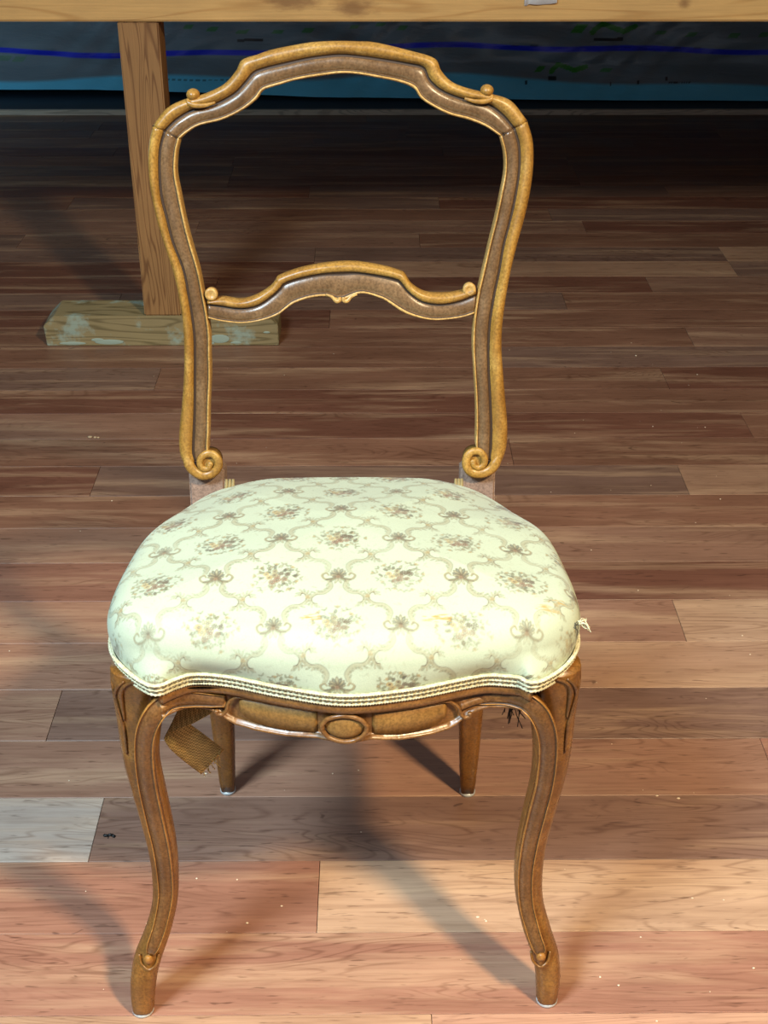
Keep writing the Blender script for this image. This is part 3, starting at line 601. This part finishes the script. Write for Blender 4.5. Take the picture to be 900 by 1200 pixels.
# slight hand-made unevenness of the stuffing
Z = Z+.0012*np.sin(plan[..., 0]*41+1)*np.cos(plan[..., 1]*37)*np.clip(1-Mx**6, 0, 1)
P = np.concatenate([plan, Z[..., None]], -1)
seat = grid_mesh('seat_cushion', P, cloth_colour(FX.reshape(-1), FY.reshape(-1)), M['fabric'], CH)
# ---- braid round the seat
th = np.linspace(0, 8, 1201)[:-1]
ea = np.where(th < 2, th-1, np.where(th < 4, 1., np.where(th < 6, 5-th, -1.))); eb = np.where(th < 2, -1., np.where(th < 4, th-3, np.where(th < 6, 1., 7-th)))
_, de = edge_dir(ea, eb); E = coons(de[:, 0], de[:, 1]); E = resample(np.vstack([E, E[:1]]), 1501)[:-1]
T = np.roll(E, -1, 0)-np.roll(E, 1, 0); T /= np.linalg.norm(T, axis=1)[:, None]; NRM = np.stack([T[:, 1], -T[:, 0]], 1)
def off(k, d, z): return Vector((E[k][0]+NRM[k][0]*d, E[k][1]+NRM[k][1]*d, z))
bz = lambda k: .0
n = len(E); rings = [[off(k, -.001, .4275), off(k, .0026, .4275), off(k, .0034, .4300), off(k, .0050, .4370), off(k, .0058, .4400), off(k, .0035, .4405)] for k in range(n)]
V, F, mi = loft(rings, closed_path=True); br = mesh('braid', V, F, M['cord'], CH)
for z_, d_, r_, fz in ((.4285, .0030, .0016, 2.2), (.4395, .0056, .0014, 2.2), (.4340, .0046, .0011, 1.6)):
    rr = [r_*(1+.30*math.sin(k*fz)) for k in range(n)]
    V, F, mi = loft(tube([off(k, d_, z_) for k in range(n)], rr, 6, closed=True), closed_path=True); mesh('braid_cord', V, F, M['cord'], br)
a = acc()
for z_, d_ in ((.4312, .0046), (.4368, .0060)):
    for k in range(0, n, 6):
        V, F, mi = loft(tube([off(k, d_, z_), off((k+3) % n, d_, z_+.0003)], .0005, 4)); add(a, V, F)
so = emit('stitching', a, [M['stitch']], br); so['kind'] = 'stuff'

# ---- front apron
i0 = int(np.argmin(np.hypot(FR[:, 0]+.153, FR[:, 1]+.190))); i1 = int(np.argmin(np.hypot(FR[:, 0]-.169, FR[:, 1]+.186)))
AP = resample(FR[i0:i1+1], 361)
cx_ = [-.156, -.141, -.126, -.114, -.105, -.099, -.092, -.075, -.045, -.018, -.010, .0065, .023, .031, .055, .085, .100, .107, .113, .122, .134, .150, .172]
cz_ = [.3975, .3985, .3970, .3935, .3890, .3840, .3805, .3785, .3795, .3835, .3825, .3812, .3825, .3835, .3790, .3785, .3805, .3840, .3890, .3935, .3970, .3985, .3975]
TA = np.gradient(AP, axis=0); TA /= np.linalg.norm(TA, axis=1)[:, None]; NA = np.stack([TA[:, 1], -TA[:, 0]], 1)
sel = NA[:, 1] > 0; NA[sel] *= -1
NV = 44
def relief(x, z, zb):
    h = -.0030
    d = abs(z-.4215); h = max(h, -.0030+.0094*math.sqrt(max(0, 1-(d/.0082)**2)))           # upper roll
    if z > .4225: h = max(h, .0040)
    db = z-zb; h = max(h, -.0030+.0052*math.sqrt(max(0, 1-((db-.0020)/.0024)**2)))         # bead along the lower edge
    if x < -.100 or x > .110:
        m_ = (zb+.414)/2; h = max(h, -.0030+.0048*math.sqrt(max(0, 1-((z-m_-.001)/.0045)**2)))  # rounded band of the arches
    return h
rings = []; mis = []
for k in range(len(AP)):
    x, y = AP[k]; zb = float(np.interp(x, cx_, cz_)); ring = []
    for q in range(NV+1):
        z = .4300+(zb-.4300)*q/NV; h = relief(x, z, zb)-.0035; ring.append(Vector((x+NA[k][0]*h, y+NA[k][1]*h, z)))
    ring += [Vector((x-NA[k][0]*.022, y-NA[k][1]*.022, zb+.001)), Vector((x-NA[k][0]*.022, y-NA[k][1]*.022, .430))]
    rings.append(ring)
ap = mesh('apron', *loft(rings)[:2], M['apron'], CH)
def apf(x, h, z):
    k = int(np.argmin(abs(AP[:, 0]-x))); return Vector((AP[k][0]+NA[k][0]*h, AP[k][1]+NA[k][1]*h, z))
# sunk ochre panels either side of the medallion
for xa, xb in ((-.089, -.0185), (.0315, .0990)):
    n = 26; rings = []
    for k in range(n+1):
        x = xa+(xb-xa)*k/n; zb = float(np.interp(x, cx_, cz_))+.0055; zt = .4115
        s = 1 if xa < 0 else -1; u = k/n if s > 0 else 1-k/n
        zt2 = zt-.002*(1-u); zb2 = zb+(.010*(1-u)**6)
        e = .0009 if 0 < k < n else -.0012
        rings.append([apf(x, -.0062, zt2+.0004), apf(x, -.0060+.0012+e, zt2-.0006), apf(x, -.0048+e, (zt2+zb2)/2), apf(x, -.0060+.0012+e, zb2+.0006), apf(x, -.0062, zb2-.0004), apf(x, -.010, (zt2+zb2)/2)])
    mesh('carved_panel', *loft(rings)[:2], M['panel'], ap)
    a = acc(); s = -1 if xa < 0 else 1; xo = xa if xa < 0 else xb; xi = xb if xa < 0 else xa
    zb = float(np.interp(xo, cx_, cz_))
    # raised fillet that borders the panel and rolls into a curl at its outer end
    q = catmull([apf(xi, -.0030, .4135), apf((xi+xo)/2, -.0030, .4132), apf(xo-s*.004, -.0030, .4125), apf(xo+s*.0045, -.0022, .4090), apf(xo+s*.0085, -.0016, .4035), apf(xo+s*.0105, -.0014, .3965), apf(xo+s*.0140, -.0010, .3920), apf(xo+s*.0185, -.0006, .3925), apf(xo+s*.0190, -.0004, .3965)], 7)
    V, F, mi = loft(tube(q, [.0008+.0014*(k/len(q)) for k in range(len(q))], 8)); add(a, V, F)
    emit('panel_fillet', a, [M['apron']], ap)
# medallion
mc = (.0065, .3985)
ringP = [apf(mc[0]+.0196*math.cos(2*PI*k/60), -.0010+.0006*math.cos(2*PI*k/60)**2, mc[1]+.0142*math.sin(2*PI*k/60)) for k in range(60)]
md = mesh('medallion', *loft(tube(ringP, .0022, 8, closed=True), closed_path=True)[:2], M['apron'], ap)
V, F = [], []; rings = []
for rr, h in ((1.0, -.0042), (.98, -.0030), (.93, -.0026), (.84, -.0018), (.6, -.0004), (.3, .0002), (.04, .0003)):
    rings.append([apf(mc[0]+.0178*rr*math.cos(2*PI*k/48), h, mc[1]+.0126*rr*math.sin(2*PI*k/48)) for k in range(48)])
mesh('medallion_boss', *loft(rings, cap=True)[:2], M['panel'], md)
# side and back rails, platform the stuffing sits on
def rail(name, C, inset, z0, z1, th_):
    C = resample(C, 40); T_ = np.gradient(C, axis=0); T_ /= np.linalg.norm(T_, axis=1)[:, None]; N_ = np.stack([T_[:, 1], -T_[:, 0]], 1)
    if ((C[20]-np.array([.006, -.02]))*N_[20]).sum() < 0: N_ = -N_
    return mesh(name, *loft([[Vector((*(c-n_*inset), z0)), Vector((*(c-n_*inset), z1)), Vector((*(c-n_*(inset+th_)), z1)), Vector((*(c-n_*(inset+th_)), z0))] for c, n_ in zip(C, N_)])[:2], M['leg'], CH, False)
rail('side_rail', LE[28:185], .006, .378, .428, .018); rail('side_rail', RI[28:185], .006, .378, .428, .018); rail('back_rail', BK[22:180], .008, .378, .428, .018)
ib = np.stack([E[k]-NRM[k]*.012 for k in range(0, len(E), 12)]); m_ = len(ib)
V = [(*p, .4300) for p in ib]+[(*p, .4240) for p in ib]; F = [tuple(range(m_)), tuple(range(2*m_-1, m_-1, -1))]+[(k, (k+1) % m_, m_+(k+1) % m_, m_+k) for k in range(m_)]
mesh('seat_base', V, F, M['jute'], CH, False)
# torn jute strap hanging at the left, a tuft of horsehair at the right
def strip(name, pts, wv, mat, parent, th_=.0012, wmul=None):
    C = catmull(pts, 8); Wv = catmull(wv, 8); rings = []
    for k in range(len(C)):
        c = Vector(C[k]); w_ = Vector(Wv[k])*.5; t = (Vector(C[min(k+1, len(C)-1)])-Vector(C[max(k-1, 0)])).normalized(); nn_ = t.cross(w_).normalized()*th_/2
        rings.append([c-w_-nn_, c-w_*.33-nn_, c+w_*.33-nn_, c+w_-nn_, c+w_+nn_, c+w_*.33+nn_, c-w_*.33+nn_, c-w_+nn_])
    return mesh(name, *loft(rings)[:2], mat, parent)
stp = strip('torn_strap', [(-.060, -.080, .402), (-.095, -.098, .372), (-.135, -.112, .352), (-.158, -.118, .340), (-.154, -.124, .330), (-.141, -.122, .312), (-.124, -.116, .288)],
      [(.004, .03, .012), (.004, .028, .016), (.006, .024, .020), (.012, .016, .020), (.018, .012, .020), (.022, .010, .0215), (.0225, .010, .022)], M['jute'], CH)
stp['label'] = 'frayed golden-brown jute strap hanging down'
a = acc()
for k in range(9):
    u = rng.normal()*.0045; e0 = Vector((-.1328+k*.0022, -.120+k*.0008, .2795+k*.0022)); V, F, mi = loft(tube([e0+Vector((.0, 0, .004)), e0+Vector((u*.4, 0, -.002)), e0+Vector((u*.8, 0, -.004-rng.random()*.004))], .0005, 5)); add(a, V, F)
fr_ = emit('frayed_threads', a, [M['jute']], stp); fr_['kind'] = 'stuff'
a = acc()
for k in range(20):
    x = .1600+rng.normal()*.0055; L_ = .012+.022*rng.random() if abs(x-.160) < .005 else .006+.012*rng.random(); dx = rng.normal()*.005
    q = catmull([(.160+(x-.16)*.5, -.132, .392), (x, -.140+rng.normal()*.003, .386), (x+dx, -.142+rng.normal()*.003, .384-L_*.5), (x+dx*1.3+rng.normal()*.003, -.141, .382-L_)], 4); V, F, mi = loft(tube(q, .00045, 4)); add(a, V, F)
hh = emit('horsehair_tuft', a, [M['hair']], CH); hh['kind'] = 'stuff'; hh['label'] = 'black horsehair poking out below'
a = acc()
for k in range(10):
    q = catmull([(.2120, -.150+rng.normal()*.002, .4740), (.2165+rng.random()*.002, -.150+rng.normal()*.003, .4735+rng.normal()*.002), (.2185+rng.random()*.004, -.151+rng.normal()*.004, .4715+rng.normal()*.003)], 4); V, F, mi = loft(tube(q, .0005, 4)); add(a, V, F)
tt = emit('frayed_threads', a, [M['cord']], seat); tt['kind'] = 'stuff'
# brass tacks beside the stiles
for xs in ((-.1235, -.1200, -.1165), (.1190, .1222, .1252)):
    for q, x in enumerate(xs):
        rings = tube([(x, .118-.0005*q, .4570), (x+.0004, .1215, .4620), (x+.0006, .1262, .4672)], [.0016, .0019, .0015], 8)
        mesh('braid_end', *loft(rings)[:2], M['tack'], CH)

# ================================================================ WORKBENCH
WB = empty('workbench', (0, 2.76, 0), 'rough pine bench behind the chair, its post standing on a chamfered foot block', 'bench')
def wbox(name, b, mat, bev=.002, parent=None):
    b = (b[0], b[1], b[2]-2.76, b[3]-2.76, b[4], b[5]); return box(name, b, mat, parent or WB, bev)
bmo = wbox('beam', (-2.2, 2.2, 2.712, 2.772, .674, .790), M['beam'], .003)
wbox('tabletop', (-2.2, 2.2, 2.700, 5.60, .7905, .822), M['beam'], .003)
def post(x0, x1): return wbox('post', (x0, x1, 2.716, 2.793, .0692, .6738), M['post'], .003)
post(-.4935, -.4145)
pf2 = lambda s: [(-.253*s, .0), (-.256*s, .046), (-.231*s, .069), (.226*s, .069), (.251*s, .047), (.251*s, .0)]
def foot(cx):
    pr = pf2(1); V = [(cx+x, y-2.76, z) for y in (2.7155, 2.812) for x, z in pr]; F = [tuple(range(6)), tuple(range(11, 5, -1))]+[(k, (k+1) % 6, 6+(k+1) % 6, 6+k) for k in range(6)]
    o = mesh('foot_block', V, F, M['foot'], WB, False); bevel_mesh(o.data, .0015, 2); return o
fb = foot(-.458)
fb['label'] = 'weathered grey-green block with paint smears'
# white paint smears, thin raised daubs on the front of the foot block
mint = plain('mint_white_paint', lin(150, 164, 150), .7)
for (x, z, rx, rz) in ((-.655, .006, .030, .0035), (-.575, .009, .032, .006), (-.600, .014, .014, .004), (-.335, .016, .022, .010), (-.362, .006, .016, .004), (-.300, .007, .012, .0025), (-.232, .031, .0075, .0022)):
    V, F = ellipsoid((x, 2.7155-2.76, z), (rx, .0006, rz), 18, 8); mesh('paint_smear', V, F, mint, fb)
# white paper pinned to the beam
V = []; F = []; n = 14
for k in range(n+1):
    u = k/n; x = .291+.062*u; zb = .708-.0045*math.sin(u*PI*.8)+.004*u+(-.004 if u < .08 else 0); V += [(x, 2.7095-.003*math.sin(u*5)**2, zb), (x, 2.7085, .775), (x, 2.7102-.003*math.sin(u*5)**2, zb), (x, 2.7092, .775)]
for k in range(n): b = 4*k; F += [(b, b+1, b+5, b+4), (b+2, b+6, b+7, b+3), (b, b+4, b+6, b+2), (b+1, b+3, b+7, b+5)]
tag(mesh('paper_note', V, F, plain('white_paper', lin(232, 238, 244), .7), None, True), 'white paper slip hanging on the front of the pine beam', 'paper')

# ================================================================ PLASTIC-WRAPPED PACK
PX, PZ = 1100, 150
gx, gz = np.meshgrid(np.linspace(-2.3, 2.3, PX), np.linspace(0, 1, PZ))
zbot = np.interp(gx, [-2.3, -1.35, -1.0, -.6, -.2, .3, .9, 1.5, 2.3], [.082, .079, .078, .068, .052, .046, .040, .038, .04])-.012
s = gz; depthy = 4.965-.080*np.clip((.24-s)/.24, 0, 1)**1.2-.016*np.sin(np.clip(s/.5, 0, 1)*PI)+.02*s
zz_ = zbot+s*(.50-zbot)
fold = .007*np.sin(gx*5.3+zz_*16)*np.sin(zz_*21+gx*1.7)+.004*np.sin(gx*13+zz_*37+2*np.sin(gx*3))+.0025*np.sin(gx*37-zz_*60+3*np.sin(gx*7))
depthy = depthy+fold*np.clip(s*6, .35, 1)
PP = np.stack([gx, depthy, zz_], -1)
film = np.array(lin(124, 140, 154)[:3]); col = np.ones(gx.shape+(3,))*film
band = np.clip((.056+.018*np.sin(gx*2.1+1)+.010*np.sin(gx*6.1)-(zz_-zbot))/.010, 0, 1)[..., None]
col = col*(1-band)+np.array(lin(110, 214, 255)[:3])*band  # blue sheen along the lower edge painted into the film colour
def line_z(x): return .186+.012*np.sin(x*3.3+.6)+.006*np.sin(x*8)+.010*np.clip(x-.1, 0, 1)-.02*np.clip(-x-.8, 0, 1)
bl = np.clip((.0105-abs(zz_-line_z(gx)))/.003, 0, 1)[..., None]; col = col*(1-bl)+np.array(lin(20, 50, 235)[:3])*bl
GREEN = lin(46, 140, 40)
def para(x, z, w_, h_, sk, c=GREEN, al=.9):
    global col
    u = (gx-x-(zz_-z)*sk)/(w_/2); v = (zz_-z)/(h_/2); m = ((abs(u) < 1) & (abs(v) < 1))[..., None]*al; col = col*(1-m)+np.array(c[:3])*m
def seg(x0, z0, x1, z1, w_, c=GREEN, al=.9):
    global col
    dx, dz = x1-x0, z1-z0; t = np.clip(((gx-x0)*dx+(zz_-z0)*dz)/(dx*dx+dz*dz), 0, 1); d = np.hypot(gx-x0-t*dx, zz_-z0-t*dz); m = (d < w_/2)[..., None]*al; col = col*(1-m)+np.array(c[:3])*m
def wx(px, y): # layout of the print in small units, 324 to the metre across and 345 up, on the pack face
    return (px-446)/324.
def wz(px, y): return .286-(y-25)/345.
# big slanted lettering: IN along the top, IN below, with the remains of further letters
para(wx(684, 0), wz(0, 35), .040, .026, .9); seg(wx(699, 0), wz(0, 39), wx(710, 0), wz(0, 29.5), .018); seg(wx(710, 0), wz(0, 29.5), wx(735, 0), wz(0, 38), .018); seg(wx(735, 0), wz(0, 38), wx(748, 0), wz(0, 32), .018)
for px_, y_, w_ in ((778, 39, .036), (813, 41, .034), (862, 42, .036), (897, 41, .034), (235, 32, .030), (262, 35, .036), (296, 38, .040), (337, 38, .036), (372, 36, .036), (425, 33, .03), (455, 30, .03), (480, 34, .03)): para(wx(px_, 0), wz(0, y_), w_, .014, .9, GREEN, .65)
para(wx(640, 0), wz(0, 81), .026, .018, .9); seg(wx(653, 0), wz(0, 84), wx(661, 0), wz(0, 76), .016); seg(wx(661, 0), wz(0, 76), wx(680, 0), wz(0, 82), .016); seg(wx(680, 0), wz(0, 82), wx(693, 0), wz(0, 78), .016); para(wx(716, 0), wz(0, 82), .036, .012, .9, GREEN, .7)
para(wx(20, 0), wz(0, 68), .05, .02, .9, GREEN, .35); para(wx(38, 0), wz(0, 69), .04, .02, .9, GREEN, .35)
INK = lin(22, 24, 34)
para(wx(718, 0), wz(0, 47), .105, .011, 0, INK); para(wx(305, 0), wz(0, 47.5), .095, .009, 0, INK); para(wx(654, 0), wz(0, 90.5), .030, .013, 0, INK)
for px_, y_ in ((740, 56), (798, 57), (821, 57), (610, 54), (632, 54)): para(wx(px_, 0), wz(0, y_), .026, .005, .5, INK, .5)
for px_, y_ in ((624, 95), (722, 97), (754, 95), (786, 91)): para(wx(px_, 0), wz(0, y_), .008, .012, 0, INK, .9)
for k in range(9): para(wx(790+k*2.9, 0), wz(0, 95.2), .0060, .008, .3, INK, .85 if k != 4 else .4)
for k in range(14): para(wx(202+k*7, 0), wz(0, 90.5+.1*k), .013, .005, 0, INK, .6)
def m_film():
    t = NT('printed_film'); a = t.n('ShaderNodeVertexColor', layer_name='print'); t.b.inputs['Coat Weight'].default_value = .5; t.b.inputs['Coat Roughness'].default_value = .2
    v = t.coord((2, 9, 9)); t.bump(t.noise(v, 3, 5, .6, .5), .5, .01); return t.set(color=a.outputs[0], rough=.34)
M['film'] = m_film()
pk = grid_mesh('wrapped_insulation_pack', PP, col.reshape(-1, 3), M['film'], None)
tag(pk, 'long plastic-wrapped pack with green lettering and blue line, lying under the bench', 'package')
# give it a body: top, back, bottom and ends
bm = bmesh.new(); bm.from_mesh(pk.data); bm.verts.ensure_lookup_table()
bnd = [e for e in bm.edges if e.is_boundary]; ex = bmesh.ops.extrude_edge_only(bm, edges=bnd)
for g in ex['geom']:
    if isinstance(g, bmesh.types.BMVert): g.co.y = 5.55; g.co.z = max(g.co.z-.02, .0142) if g.co.z < .2 else g.co.z
be = [e for e in bm.edges if e.is_boundary]; bmesh.ops.contextual_create(bm, geom=be)
lo = min(v.co.z for v in bm.verts)
bm.to_mesh(pk.data); bm.free()
pk.location.z = 0

# ================================================================ SMALL LITTER ON THE BOARDS
specks = [(0.565, 2.726), (0.563, 2.655), (0.674, 2.556), (-0.054, 1.317), (-0.455, 2.028), (-0.16, 1.134), (0.549, 1.725), (0.543, 1.618), (0.543, 1.571), (0.379, 1.268), (0.353, 1.273), (0.362, 1.102), (0.258, 0.979), (0.293, 1.045), (0.407, 1.001), (-0.216, 1.318), (-0.388, 1.306), (-0.529, 1.586), (-0.332, 1.117), (0.537, 2.313), (0.637, 2.309), (0.491, 2.078), (0.603, 2.028), (0.41, 1.74), (0.354, 1.86), (-0.021, 1.323), (-0.143, 1.068), (-0.106, 1.093), (0.115, 1.075), (0.124, 1.069), (0.29, 0.933), (0.24, 0.99), (0.397, 1.099), (0.214, 2.512), (0.231, 1.449), (-0.207, 1.136)]
a = acc()
for k, (x, y) in enumerate(specks+[(random.uniform(-.5, .7), random.uniform(.9, 2.7)) for _ in range(60)]):
    r_ = random.uniform(.0008, .0015) if k < len(specks) else random.uniform(.0004, .0008)
    V, F = ellipsoid((x, y, r_*.4), (r_*random.uniform(.8, 1.8), r_, r_*.5), 6, 4, None); add(a, V, F)
sp_ = emit('sawdust_specks', a, [plain('sawdust', lin(226, 206, 178), .9)], None); sp_['kind'] = 'stuff'; tag(sp_, 'pale sawdust specks scattered over the brown floor boards', 'sawdust')
a = acc()
for (dx, dy, rx) in ((0, 0, .0035), (.005, .001, .003), (.0095, -.001, .0022)): V, F = ellipsoid((-.3243+dx, 1.206+dy, .0016), (rx, .0020, .0016), 10, 6); add(a, V, F)
for (dx, dy) in ((-.002, .004), (.003, -.004), (.007, .004), (.010, -.003)): V, F, mi = loft(tube([(-.3243+dx, 1.206, .001), (-.3243+dx*1.1, 1.206+dy, .0006)], .0004, 5)); add(a, V, F)
tag(emit('black_crumb', a, [plain('black_crumb_material', lin(16, 14, 14), .6)], None), 'tiny black crumb on the floor left of the front left chair leg', 'crumb')
a = acc()
for (dx, dy, r_) in ((0, 0, .005), (.010, -.002, .0035), (.016, -.003, .0028)): V, F = ellipsoid((-.537+dx, 2.272+dy, .0016), (r_, r_*.8, .0018), 8, 5); add(a, V, F)
tag(emit('wood_chip', a, [plain('wood_chip_material', lin(190, 160, 124), .9)], None), 'pale wood chip on the floor left of the chair back, below the foot block', 'chip')
